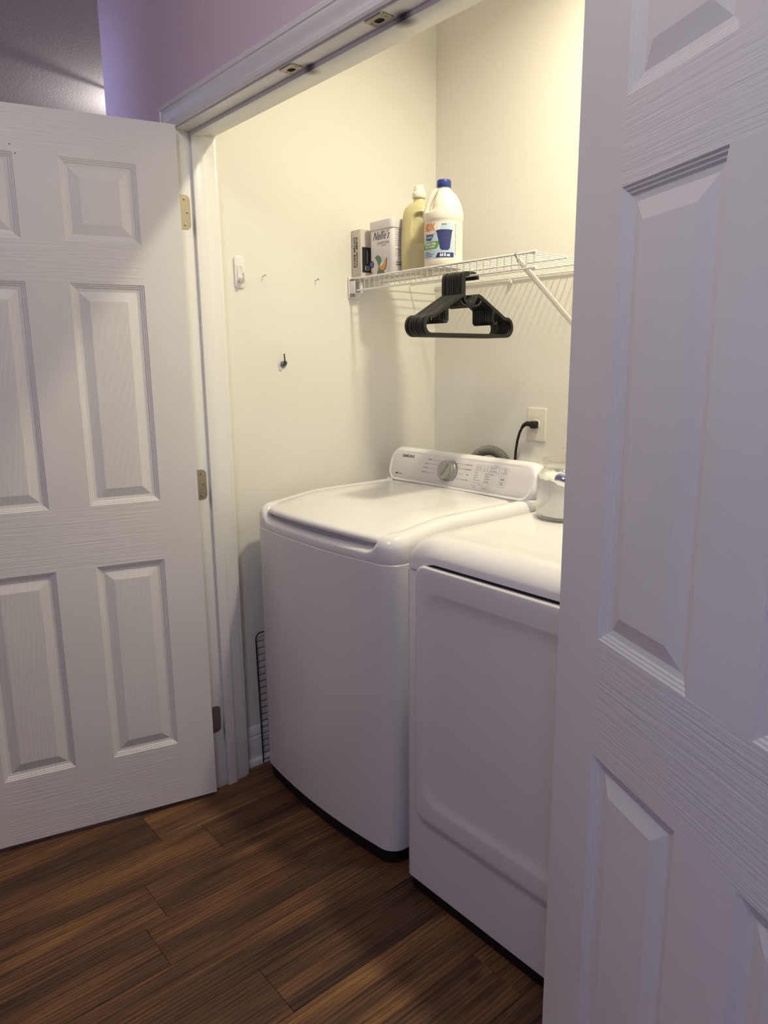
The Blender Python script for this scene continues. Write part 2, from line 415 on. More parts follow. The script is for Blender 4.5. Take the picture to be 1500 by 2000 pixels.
# door frame (jambs, stops, head)
fr = root('trim_1', (0, 0, 0), 'white painted door frame with stop around the closet opening', kind='structure')
box('side_jamb', -.018, 0, 0, T, 0, H+.018, M_trim, fr, .001)
box('side_jamb', OW, OW+.018, 0, T, 0, H+.018, M_trim, fr, .001)
box('head_jamb', 0, OW, 0, T, H, H+.018, M_trim, fr, .001)
box('door_stop', 0, .011, .042, .076, 0, H, M_trim, fr, .0015)
box('door_stop', OW-.011, OW, .042, .076, 0, H, M_trim, fr, .0015)
box('head_stop', .011, OW-.011, .042, .076, H-.011, H, M_trim, fr, .0015)
# moulded casing, mitred
cprof = [(0, 0), (0, .007), (.003, .0095), (.013, .0105), (.015, .0085), (.017, .0085), (.024, .0100), (.033, .0135), (.041, .0165), (.044, .0165), (.046, .0140), (.048, .0140), (.050, .0170), (.060, .0175), (.062, .0160), (.062, 0)]
cs = root('trim_2', (0, -.01, 0), 'white moulded casing on the hallway side of the opening', kind='structure')
def casing(y, s, wsc, parent, rv=.005):
    def at(side, w_, t_):
        w_ = w_*wsc+rv
        return {'lb': V(-w_, y-s*t_, 0), 'lt': V(-w_, y-s*t_, H+w_), 'rt': V(OW+w_, y-s*t_, H+w_), 'rb': V(OW+w_, y-s*t_, 0)}[side]
    for nm, a, b in (('side_casing', 'lb', 'lt'), ('head_casing', 'lt', 'rt'), ('side_casing', 'rt', 'rb')):
        bm = bmesh.new(); bm_loft(bm, [[at(a, *q) for q in cprof], [at(b, *q) for q in cprof]], True, True)
        finish(bm, nm, M_trim, parent, angle=22)
casing(0, 1, 1, cs)
box('inner_casing', -.058, -.005, T, T+.012, 0, H+.06, M_trim, cs, .002)
box('inner_casing', OW+.005, WR-.002, T, T+.012, 0, H+.06, M_trim, cs, .002)
box('inner_casing', -.058, WR-.002, T, T+.012, H+.005, H+.06, M_trim, cs, .002)

# baseboards
def baseboard(name, pts, label):
    """profile extruded along a straight run; pts = (start, end, inward normal)"""
    a, b, n = Vector(pts[0]), Vector(pts[1]), Vector(pts[2])
    r_ = root(name, (a.x, a.y, 0), label, kind='structure')
    pr = [(0, 0), (.013, 0), (.013, .095), (.0125, .100), (.009, .104), (.009, .109), (.011, .112), (.010, .122), (.006, .132), (.004, .138), (0, .139)]
    sh = [(.013, 0), (.026, 0), (.026, .008), (.024, .018), (.019, .023), (.013, .025)]
    for nm, P in (('board', pr), ('shoe_moulding', sh)):
        bm = bmesh.new(); bm_loft(bm, [[p+n*q+V(0, 0, z) for q, z in P] for p in (a, b)], True, True); finish(bm, nm, M_trim, r_, angle=25)
baseboard('baseboard_left', ((WL, T+.013, 0), (WL, YB, 0), (1, 0, 0)), 'white baseboard with shoe moulding at foot of closet left wall')
baseboard('baseboard_back', ((WL+.03, YB, 0), (WR, YB, 0), (0, -1, 0)), 'white baseboard behind the machines')
baseboard('baseboard_front', ((-.497, 0, 0), (-.068, 0, 0), (0, -1, 0)), 'white hallway baseboard behind the left door')

# ------------------------------------------------------------------ doors (six-panel leaves, 711 x 2032)
DW, DH, DT = .711, 2.026, .035
U_ = [.113, .305, .412, .604]; Z_ = [(.222, .828), (1.008, 1.617), (1.723, 1.931)]; ZB = .018
def build_door(name, c, D, N, label, holes=False):
    s = 1 if (D.x*N.y-D.y*N.x) > 0 else -1
    X = D*s; mt = Matrix((X, N, V(0, 0, 1))).transposed().to_4x4(); mt.translation = Vector((c.x, c.y, 0))
    d = root(name, None, label, kind='structure', mtx=mt)
    def b(nm, u0, u1, w0, w1, z0, z1, mm, r=0): return box(nm, s*u0, s*u1, w0, w1, z0, z1, mm, d, r, local=True)
    b('core', 0, DW, -DT, -.0105, ZB, ZB+DH, M_stile)
    zt = ZB+DH
    b('stile', 0, U_[0], -.0105, 0, ZB, zt, M_stile); b('stile', U_[3], DW, -.0105, 0, ZB, zt, M_stile)
    rails = [(ZB, Z_[0][0]), (Z_[0][1], Z_[1][0]), (Z_[1][1], Z_[2][0]), (Z_[2][1], zt)]
    for z0, z1 in rails: b('rail', U_[0], U_[3], -.0105, 0, z0, z1, M_rail)
    for z0, z1 in Z_: b('mullion', U_[1], U_[2], -.0105, 0, z0, z1, M_stile)
    prof = [(0, 0), (.0022, -.0023), (.0047, -.0027), (.0070, -.0052), (.0096, -.0056), (.0120, -.0083), (.015, -.0088), (.0205, -.0097), (.0215, -.0094), (.0440, -.0018), (.0465, -.0012)]
    for (u0, u1) in ((U_[0], U_[1]), (U_[2], U_[3])):
        for z0, z1 in Z_:
            bm = bmesh.new()
            bm_loft(bm, [[V(s*(u0+q), w_, z0+q), V(s*(u1-q), w_, z0+q), V(s*(u1-q), w_, z1-q), V(s*(u0+q), w_, z1-q)] for q, w_ in prof], False, True)
            o = finish(bm, 'panel', M_panel, d, local=True, angle=8)
    if holes:
        for u, z in ((.415, 1.948), (.404, 1.928)):
            cyl('nail_hole', V(s*u, -.001, z), (0, 1, 0), .0016, .0014, M_slot, d, 8, local=True)
    return d, s
a = math.radians(13.93); Dl = V(-math.sin(a), -math.cos(a), 0); Nl = V(math.cos(a), -math.sin(a), 0)
cl = V(0, -.008, 0)+Nl*.043
door1, s1 = build_door('door_1', cl, Dl, Nl, 'white six-panel door swung open at left of the closet', True)
a = math.radians(25.08); Dr = V(math.cos(a), -math.sin(a), 0); Nr = V(-math.sin(a), -math.cos(a), 0)
cr = V(1.3937, -.0624, 0)
door2, s2 = build_door('door_2', cr, Dr, Nr, 'white six-panel door swung wide open at right, nearest the camera')

# hinges: leaf on the jamb + barrel
def leaf_bm(bm, x, ys, yE, z0, z1, r=.014, t=.0016, sx=1):
    P = [(ys, z0), (yE-r, z0)]+[(yE-r+r*math.sin(q), z0+r-r*math.cos(q)) for q in [PI/2*k/6 for k in range(1, 7)]]
    P += [(yE-r+r*math.cos(q), z1-r+r*math.sin(q)) for q in [PI/2*k/6 for k in range(0, 7)]]+[(ys, z1)]
    bm_loft(bm, [[V(x, y, z) for y, z in P], [V(x+sx*t, y, z) for y, z in P]], True, True)
def hinge(z0, z1, x, sx, piv, label):
    h = root('hinge', (x, 0, z0), label, 'hinge', 'hinges on the white door frame')
    bm = bmesh.new(); leaf_bm(bm, x, -.003, .031, z0, z1, sx=sx); finish(bm, 'jamb_leaf', M_nickel, h, angle=30)
    for yy, zz in ((.013, z1-.012), (.021, (z0+z1)/2), (.013, z0+.012)):
        bm = bmesh.new(); bm_cyl(bm, (x+sx*.0016, yy, zz), (sx, 0, 0), .0036, .0009, 14, .0003); sc = finish(bm, 'screw', M_screw, h)
        bm = bmesh.new(); bm_box(bm, x+sx*.0024, x+sx*.0027, yy-.0018, yy+.0018, zz-.0004, zz+.0004); bm_box(bm, x+sx*.0024, x+sx*.0027, yy-.0004, yy+.0004, zz-.0018, zz+.0018)
        finish(bm, 'screw_slot', M_slot, sc, smooth=False)
    cyl('barrel', (piv[0], piv[1], z0), (0, 0, 1), .006, z1-z0, M_nickel, h, 16, .001)
for z0, z1, tx in ((.203, .295, 'nickel hinge lowest on the left jamb beside open door'), (.99, 1.083, 'nickel hinge halfway up the left jamb beside open door'), (1.781, 1.875, 'nickel hinge highest on the left jamb beside open door')):
    hinge(z0, z1, 0, 1, (-.003, -.009), tx)

# strike plates for ball catches under the head
def strike(cx_, L, W, label):
    r_ = root('strike_plate', (cx_, .018, H), label, 'catch', 'catch plates under the door head')
    P = rrect(cx_-L/2, cx_+L/2, .001, .001+W, .006, 4, 2)
    hole = rrect(cx_-.011, cx_+.011, .011, .011+W*.45, .006, 4, 2)
    bm = bmesh.new()
    bm_loft(bm, [[V(x, y, H) for x, y in P], [V(x, y, H-.0022) for x, y in P], [V(cx_+(x-cx_)*.94, .018+(y-.018)*.94, H-.003) for x, y in P], [V(x, y, H-.003) for x, y in hole], [V(x, y, H-.0004) for x, y in hole]], True, True)
    finish(bm, 'plate', M_nickel, r_, angle=25)
    bm = bmesh.new(); bm_loft(bm, [[V(x, y, H-.0008) for x, y in hole]]*1+[[V(cx_+(x-cx_)*.8, y, H-.0009) for x, y in hole]], False, True); finish(bm, 'socket', M_slot, r_)
    for sx in (-1, 1): cyl('screw', (cx_+sx*(L/2-.007), .018, H-.003), (0, 0, -1), .003, .0008, M_screw, r_, 12, .0003)
strike(.562, .052, .034, 'tarnished catch plate under door head, nearer the left jamb')
strike(.868, .056, .034, 'tarnished catch plate under door head, farther from the left jamb')

# ------------------------------------------------------------------ washer
WX0, WX1, WY0, WY1 = .009, .692, .190, .885
BOW = .026
def bow(p, y0=WY0, x0=WX0, x1=WX1, amt=BOW):
    cx_ = (x0+x1)/2; hw = (x1-x0)/2; t = (p[0]-cx_)/hw
    k = max(0, 1-t*t)*min(1, max(0, (y0+.35-p[1])/.35))
    return V(p[0], p[1]-amt*k, p[2])
wa = root('washing_machine', (.35, .5, 0), 'white top-loading washing machine with round dial, left of the pair', 'washing machine')
# black base, its black also standing in for the shadow under the cabinet
bm = bmesh.new(); bm_loft(bm, [[bow((x, y, z)) for x, y in rrect(WX0+.008, WX1-.008, WY0+.007, WY1-.03, .045)] for z in (.002, .05)], True, True)
finish(bm, 'base', M_black, wa)
for x in (.07, .63):
    for y in (.26, .82): cyl('foot', (x, y, 0), (0, 0, 1), .022, .02, M_black, wa, 16)
bm = bmesh.new(); L = []
for z, q in ((.048, .004), (.046, 0), (.055, 0), (.30, 0), (.60, 0), (.80, 0), (.882, 0), (.885, .003)):
    L.append([bow((x, y, z)) for x, y in rrect(WX0+q, WX1-q, WY0+q, WY1-q, .045, 8, 14)])
bm_loft(bm, L, True, True); finish(bm, 'cabinet', M_enamelside, wa)
# top cover
cxm = (WX0+WX1)/2
def Hs(x, y): return .958+.022*sstep(.20, .45, y)
def front_mask(x, y): return (1-sstep(.258, .292, abs(x-.352)))*(1-sstep(.215, .255, y))
def top_z(x, y, d):
    q = min(1, d/.030); h0 = .889
    fm = front_mask(x, y)
    Ht = Hs(x, y)*(1-fm)+.919*fm
    rr = .022
    z = h0+(Ht-h0)*(.45+.55*math.sqrt(max(0, 1-(1-q)**2))) if d > 0 else h0
    return z
loops = []
for d, zz in ((.002, .884), (0, .889)):
    loops.append([bow((x, y, zz)) for x, y in rrect(WX0+d, WX1-d, WY0+d, WY1-d, .047, 8, 30)])
for d in (.0004, .0015, .004, .008, .013, .019, .025, .031, .038, .046):
    loops.append([bow((x, y, top_z(x, y, d))) for x, y in rrect(WX0+d, WX1-d, WY0+d, WY1-d, .05-d*.5, 8, 30)])
wy = (.046, .052, .056)
for k, d in enumerate((.0475, .0495, .053)):
    lp = []
    for x, y in rrect(WX0+d, WX1-d, WY0+min(d, .05), WY1-d, .035, 8, 30):
        fm = front_mask(x, y); zt = Hs(x, y)*(1-fm)+.919*fm
        lp.append(bow((x, y, zt-(.0008, .02, .05)[k]*(1-fm) - (.001, .003, .006)[k]*fm)))
    loops.append(lp)
bm = bmesh.new(); bm_loft(bm, loops, True, True); finish(bm, 'top_cover', M_enamel, wa, angle=38)
# lid
def lid_pt(x, y, z, amt=BOW*1.0): return bow((x, y, z), WY0, .06, .64, amt*1.15)
def lid_z(x, y):
    t = (x-.352)/.29
    return .9535+.030*sstep(.16, .42, y)-.006*t*t+.0*y
LX0, LX1, LY0, LY1 = .064, .637, .2, .742
loops = []
for d, dz in ((.014, -.020), (.006, -.019), (.002, -.0165), (0, -.012), (.0015, -.0065), (.006, -.002), (.012, 0), (.03, .0012), (.06, .0018), (.085, .0012), (.095, .0006), (.14, .0004), (.19, .0004), (.24, .0004)):
    loops.append([lid_pt(x, y, lid_z(x, y)+dz) for x, y in rrect(LX0+d, LX1-d, LY0+d, LY1-d, max(.03-d*.3, .012), 8, 26)])
bm = bmesh.new(); bm_loft(bm, loops, True, True); finish(bm, 'lid', M_enamel, wa, angle=45)
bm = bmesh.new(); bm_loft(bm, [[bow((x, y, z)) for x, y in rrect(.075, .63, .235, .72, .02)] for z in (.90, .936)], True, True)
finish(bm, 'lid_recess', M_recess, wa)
# control console
PB, PZ0, PZ1 = .745, .978, 1.088; KS = .29
def face_y(z): return PB+(z-PZ0)*KS
def cons_loop(q, dy, zlow=0, xo=0, r=.045):
    return [V(x, face_y(z)+dy, z-zlow*sstep(PZ0, PZ1, z)) for x, z in rrect(.018+q-xo, .697-q+xo, PZ0+q*.6-.002, PZ1+.006-q, r, 8, 10)]
loops = [cons_loop(.02, .0015), cons_loop(.014, .0005), cons_loop(.009, -.0005), cons_loop(.004, .0025), cons_loop(.0, .009), cons_loop(-.002, .02), cons_loop(-.002, .05, .008), cons_loop(-.003, .08, .028), cons_loop(0, .105, .055), cons_loop(.006, .118, .075)]
bm = bmesh.new(); bm_loft(bm, loops, True, True)
con = finish(bm, 'console', M_enamel, wa, angle=35)
box('console_skirt', .016, .694, .75, WY1-.005, .95, .985, M_enamel, wa, .006)
nrm = V(0, -1, KS).normalized(); vv = V(0, KS, 1).normalized()
def fp(x, z, off=.0008): return V(x, face_y(z), z)+nrm*off
# facia plate slightly proud of the console rim
bm = bmesh.new(); bm_loft(bm, [[fp(x, z, o_) for x, z in rrect(.038+q, .677-q, .990+q, 1.080-q, .026, 8, 6)] for q, o_ in ((0, -.002), (.0, -.0006), (.001, 0))], False, True)
facia = finish(bm, 'facia', M_facia, con, angle=30)
def pf(x, z): return fp(x, z, .0006)
K = V(.327, 0, 1.037)
text('brand_lettering', 'SAMSUNG', .0145, pf, M_greyink, wa, .118, 1.068, width=.063, bold=.0004)
text('model_lettering', 'self', .008, pf, M_ink, wa, .073, 1.004, width=.013, bold=.0004, align='CENTER')
text('model_lettering', 'Clean', .008, pf, M_greyink, wa, .092, 1.004, width=.018)
for k, (s_, x_, z_, e) in enumerate((('NORMAL', .232, 1.066, .303), ('HEAVY DUTY', .222, 1.051, .287), ('DELICATES', .218, 1.037, .282), ('WATERPROOF', .214, 1.022, .262))):
    text('cycle_lettering', s_, .0055, pf, M_ink, wa, x_, z_, width=.024 if k else .018)
    print_poly('cycle_line', [(x_+.014, z_-.0003), (e, z_-.0003), (e, z_+.0003), (x_+.014, z_+.0003)], pf, M_greyink, wa)
for k, (s_, x_, z_, e) in enumerate((('QUICK WASH', .418, 1.065, .352), ('RINSE+SPIN', .415, 1.050, .368), ('SPIN', .418, 1.033, .372), ('SELF CLEAN', .410, 1.016, .370))):
    text('cycle_lettering', s_, .0055, pf, M_ink, wa, x_, z_, width=.029 if k != 2 else .011)
    print_poly('cycle_line', [(e, z_-.0003), (x_-.017, z_-.0003), (x_-.017, z_+.0003), (e, z_+.0003)], pf, M_greyink, wa)
# arc beside the dial
bm = bmesh.new(); kz, kx = 1.037, .327
pa = [(kx+.0415*math.cos(t), kz+.0385*math.sin(t)) for t in [math.radians(75-130*i/24) for i in range(25)]]
Lp, Rp = stroke_pts(pa, [.0008+.0024*math.sin(PI*i/24)**.6 for i in range(25)])
bm_loft(bm, [[pf(p.x, p.y) for p in Lp], [pf(p.x, p.y) for p in Rp]], closed=False); finish(bm, 'dial_arc', M_ink, wa, recalc=False, smooth=False)
pd = [(kx+.036*math.cos(t), kz+.036*math.sin(t)) for t in [math.radians(235+3*i) for i in range(3)]]
print_poly('dial_dot', [(kx-.031+.0014*math.cos(t), kz-.027+.0014*math.sin(t)) for t in [2*PI*i/8 for i in range(8)]], pf, M_ink, wa)
kc = V(kx, face_y(kz), kz)
bm = bmesh.new()
ux = V(1, 0, 0)
bm_loft(bm, [[kc+nrm*h_+(ux*math.cos(t)+vv*math.sin(t))*r_ for t in [2*PI*i/48 for i in range(48)]] for r_, h_ in ((.036, 0), (.036, .004), (.0345, .006), (.0335, .018), (.0325, .0205), (.030, .0215), (.0285, .0205))], True, True)
kn = finish(bm, 'dial', M_knob, wa, angle=30)
# raised grip across the dial, pointing up-right
ga = math.radians(62); gd = ux*math.cos(ga)+vv*math.sin(ga); gn = -ux*math.sin(ga)+vv*math.cos(ga)
bm = bmesh.new(); loops = []
for t in [i/12 for i in range(13)]:
    p = kc+nrm*.0205+gd*(-.022+.047*t)+gn*.002; wdt = .0046*math.sin(PI*(.08+.84*t)); hh = .006*math.sin(PI*(.05+.9*t))**.6
    loops.append([p-gn*wdt, p-gn*wdt*.5+nrm*hh, p+gn*wdt*.5+nrm*hh, p+gn*wdt])
bm_loft(bm, loops, True, True); finish(bm, 'grip', M_knob, kn, angle=30)
# options matrix
def frame_line(x0, x1, z0, z1, sk=0, t=.0005, nm='outline', mt=M_greyink):
    P = [(x0+sk*(z-z0), z) for x0, z in ((x0, z0), (x1, z0), (x1, z1), (x0, z1))]; P = P+[P[0]]
    bm = bmesh.new()
    for p, q in zip(P, P[1:]):
        Lp, Rp = stroke_pts([p, q], t); bm_loft(bm, [[pf(v.x, v.y) for v in Lp], [pf(v.x, v.y) for v in Rp]], closed=False)
    finish(bm, nm, mt, wa, recalc=False, smooth=False)
frame_line(.450, .548, 1.052, 1.070, .1)
text('cycle_lettering', 'Wash Rinse', .0045, pf, M_greyink, wa, .535, 1.0745, width=.016)
for i, x in enumerate((.459, .471, .486, .500)):
    print_poly('indicator', [(x-.0013, 1.0625), (x+.0013, 1.0625), (x+.0013, 1.0652), (x-.0013, 1.0652)], pf, M_ink, wa)
    text('option_lettering', ('Sens', 'Wash', 'Rinse', 'Spin')[i], .0042, pf, M_ink, wa, x, 1.0575, width=.008)
for x, z, s_ in ((.514, 1.065, 'Deep Fill'), (.514, 1.0565, 'Child Lock')):
    print_poly('indicator', [(x-.0013, z-.0013), (x+.0013, z-.0013), (x+.0013, z+.0013), (x-.0013, z+.0013)], pf, M_ink, wa)
    text('option_lettering', s_, .0045, pf, M_ink, wa, x+.014, z, width=.019)
for x, rows in ((.450, ('Hot', 'Warm', 'Cool', 'Eco Cold')), (.496, ('Extra Heavy', 'Heavy', 'Medium', 'Light'))):
    for i, s_ in enumerate(rows):
        z = 1.0445-.0078*i
        print_poly('indicator', [(x-.0013, z-.0013), (x+.0013, z-.0013), (x+.0013, z+.0013), (x-.0013, z+.0013)], pf, M_ink, wa)
        text('option_lettering', s_, .0046, pf, M_ink, wa, x+.0045, z, width=.0026*len(s_), align='LEFT')
frame_line(.444, .470, 1.003, 1.0125, .1); text('option_lettering', 'Temp.', .0048, pf, M_ink, wa, .457, .9985, width=.012)
frame_line(.487, .514, 1.003, 1.0165, .1); text('option_lettering', 'Soil Level', .0048, pf, M_ink, wa, .500, .9975, width=.020)
text('option_lettering', 'Hold\n3 sec', .0038, pf, M_greyink, wa, .478, 1.009, width=.008)
frame_line(.559, .583, 1.050, 1.070, .15); text('power_lettering', 'POWER', .0048, pf, M_ink, wa, .572, 1.054, width=.016)
bm = bmesh.new(); pr_ = [(.574+.0042*math.cos(t), 1.063+.0042*math.sin(t)) for t in [math.radians(120+300*i/14) for i in range(15)]]
Lp, Rp = stroke_pts(pr_, .0009); bm_loft(bm, [[pf(v.x, v.y) for v in Lp], [pf(v.x, v.y) for v in Rp]], closed=False)
Lp, Rp = stroke_pts([(.574, 1.0635), (.574, 1.069)], .0009); bm_loft(bm, [[pf(v.x, v.y) for v in Lp], [pf(v.x, v.y) for v in Rp]], closed=False)
finish(bm, 'power_symbol', M_ink, wa, recalc=False, smooth=False)
frame_line(.552, .580, 1.010, 1.043, .15); text('start_lettering', 'START\nPAUSE', .0056, pf, M_ink, wa, .567, 1.0215, width=.016)
print_poly('start_symbol', [(.563, 1.031), (.569, 1.0345), (.563, 1.038)], pf, M_ink, wa)
for x in (.571, .5745): print_poly('start_symbol', [(x, 1.031), (x+.0015, 1.031), (x+.0015, 1.038), (x, 1.038)], pf, M_ink, wa)

# ------------------------------------------------------------------ dryer
dr = root('dryer', (1.095, .52, 0), 'white front-loading dryer with closed door, right of the washing machine', 'dryer')
X0, X1, Y0, Y1 = .752, 1.438, .182, .93
bm = bmesh.new(); bm_loft(bm, [[V(x, y, z) for x, y in rrect(X0+.008, X1-.008, Y0+.006, Y1-.02, .02)] for z in (.002, .04)], True, True); finish(bm, 'base', M_black, dr)  # base whose black also carries the shadow below the dryer
for x in (.82, 1.37):
    for y in (.26, .86): cyl('foot', (x, y, 0), (0, 0, 1), .02, .02, M_black, dr, 16)
bm = bmesh.new()
bm_loft(bm, [[V(x, y, z) for x, y in rrect(X0+q, X1-q, Y0+q, Y1-q, .022, 6, 8)] for z, q in ((.035, .003), (.037, 0), (.3, 0), (.6, 0), (.898, 0), (.902, .003))], True, True)
finish(bm, 'cabinet', M_enamelside, dr)
def dtz(x, y, d, fm):
    z0 = .905+.024*fm; q = min(1, d/.052); return z0+(.984-.012*fm*(1-q)-z0)*(.10+.90*math.sqrt(1-(1-q)**2)) if d > 0 else z0
def dfm(x, y): return sstep(.82, .85, x)*(1-sstep(1.34, 1.37, x))*(1-sstep(.20, .26, y))
loops = [[V(x, y, .905+.024*dfm(x, y)) for x, y in rrect(X0+.03, X1-.03, Y0+.03, Y1-.03, .03, 8, 34)], [V(x, y, .905+.024*dfm(x, y)) for x, y in rrect(X0, X1, Y0-.004, Y1, .035, 8, 34)]]
for d in (.0015, .004, .009, .015, .022, .030, .040, .052, .075, .09, .095, .13, .2):
    dz = -.0025*sstep(.078, .095, d)
    loops.append([V(x, y, dtz(x, y, d, dfm(x, y) if d < .05 else 0)+dz) for x, y in rrect(X0+d, X1-d, Y0-.004+d, Y1-d, .04, 8, 34)])
bm = bmesh.new(); bm_loft(bm, loops, True, True); finish(bm, 'top_cover', M_enamel, dr, angle=45)
box('handle_gap_shade', .835, 1.36, Y0-.001, Y0+.03, .895, .931, M_gap, dr)  # solid dark block standing in for the shade inside the gap
# door with recessed field
DX0, DX1 = .803, 1.392
def dl(x0, x1, z0, z1, r, y): return [V(x, y, z) for x, z in rrect(x0, x1, z0, z1, r, 8, 8)]
yf = Y0-.013
loops = [dl(DX0, DX1, .238, .921, .03, Y0+.004), dl(DX0, DX1, .238, .921, .03, yf+.005), dl(DX0+.0015, DX1-.0015, .2395, .9195, .03, yf+.0015), dl(DX0+.005, DX1-.005, .243, .916, .03, yf),
         dl(DX0+.014, DX1-.014, .254, .905, .04, yf), dl(DX0+.028, DX1-.028, .290, .864, .05, yf-.0015), dl(DX0+.031, DX1-.031, .297, .860, .05, yf-.0008), dl(DX0+.040, DX1-.040, .308, .848, .05, yf+.0035), dl(DX0+.056, DX1-.056, .326, .826, .05, yf+.0058),
         dl(DX0+.1, DX1-.1, .37, .78, .04, yf+.0062)]
bm = bmesh.new(); bm_loft(bm, loops, True, True); finish(bm, 'door', M_enamelside, dr, angle=50)
# console at the rear of the dryer
loops = []
for q, dy in ((.012, 0), (.004, .002), (0, .01), (0, .05), (.01, .068)):
    loops.append([V(x, .862+(z-.985)*.25+dy, z) for x, z in rrect(X0+.012+q, X1-.012-q, .972+q*.5, 1.09-q, .04, 8, 8)])
bm = bmesh.new(); bm_loft(bm, loops, True, True); finish(bm, 'console', M_enamel, dr, angle=40)

# ------------------------------------------------------------------ wire shelf
SZ, SY, SX1 = 1.688, .655, .757      # deck height, lip line, right end
sh = root('wire_shelf', (.35, YB, SZ), 'white vinyl-coated wire shelf across the closet back wall', 'shelf')
wr, wt = .0027, .00155
n = 30
lipz = 1.648
for k in range(n+1):
    x = -.030+(SX1-.006+.030)*k/n
    pts = [(x, YB-.004, SZ), (x, SY+.004, SZ+.0005), (x, SY, SZ-.003), (x, SY, lipz)]
    tube('cross_wire', pts, wt, M_wire, sh, 6)
for y, z, r_ in ((SY-.0015, SZ+.0005, wr*1.25), (SY-.001, lipz, wr*1.2), (.795, SZ-.004, wr), (.935, SZ-.004, wr), (YB-.006, SZ-.004, wr)):
    tube('long_wire', [(WL+.006, y, z), (SX1, y, z)], r_, M_wire, sh, 8)
for z in (SZ+.0005, lipz): tube('end_cap', [(SX1-.014, SY-.001, z), (SX1+.002, SY-.001, z)], .0050, M_wire, sh, 10)
eb = box('end_bracket', WL+.001, WL+.036, SY-.008, SY+.028, lipz-.010, SZ-.006, M_whiteplastic, sh, .002)
box('end_bracket', WL+.001, WL+.007, SY-.012, SY+.04, lipz-.024, SZ+.006, M_whiteplastic, sh, .002)
box('bracket_slot', WL+.036, WL+.040, SY-.006, SY+.014, lipz-.006, SZ-.008, M_grey, sh)
box('bracket_slot', WL+.010, WL+.036, SY-.0095, SY+.01, SZ-.005, SZ-.001, M_grey, sh)
box('bracket_slot', WL+.008, WL+.020, SY-.009, SY+.004, lipz-.02, lipz-.012, M_grey, sh)
for x in (.05, .325, .60):
    bm = bmesh.new(); bm_box(bm, x-.006, x+.006, YB-.012, YB-.001, SZ-.022, SZ+.004, .002); bm_cyl(bm, (x, YB-.004, SZ-.012), (0, -1, 0), .005, .012, 12)
    finish(bm, 'wall_clip', M_whiteplastic, sh)
# diagonal support arm
ax = .690; slope = (1.517-1.684)/(.915-.65)
p0 = V(ax, SY+.002, SZ-.008); p1 = V(ax, YB-.008, SZ-.008+slope*(YB-.008-SY-.002))
bm = bmesh.new(); dd = (p1-p0).normalized(); up_ = V(1, 0, 0).cross(dd)
loops = []
for t, wx, wh in ((0, .002, .004), (.02, .007, .0065), (.06, .0095, .0065), (.95, .0095, .0065), (1, .0095, .003)):
    c_ = p0+(p1-p0)*t
    loops.append([c_+V(1, 0, 0)*wx*math.cos(q)+up_*wh*math.sin(q) for q in [2*PI*i/14 for i in range(14)]])
bm_loft(bm, loops, True, True); arm = finish(bm, 'support_arm', M_wire, sh)
tube('arm_hook', [(ax, SY+.016, SZ-.016), (ax, SY+.004, SZ-.009), (ax, SY-.005, SZ-.004), (ax, SY-.0055, SZ+.002), (ax, SY, SZ+.0055), (ax, SY+.004, SZ+.003)], .0022, M_grey, arm, 8)
box('arm_foot', ax-.010, ax+.010, YB-.012, YB-.001, p1.z-.03, p1.z+.012, M_wire, arm, .002)

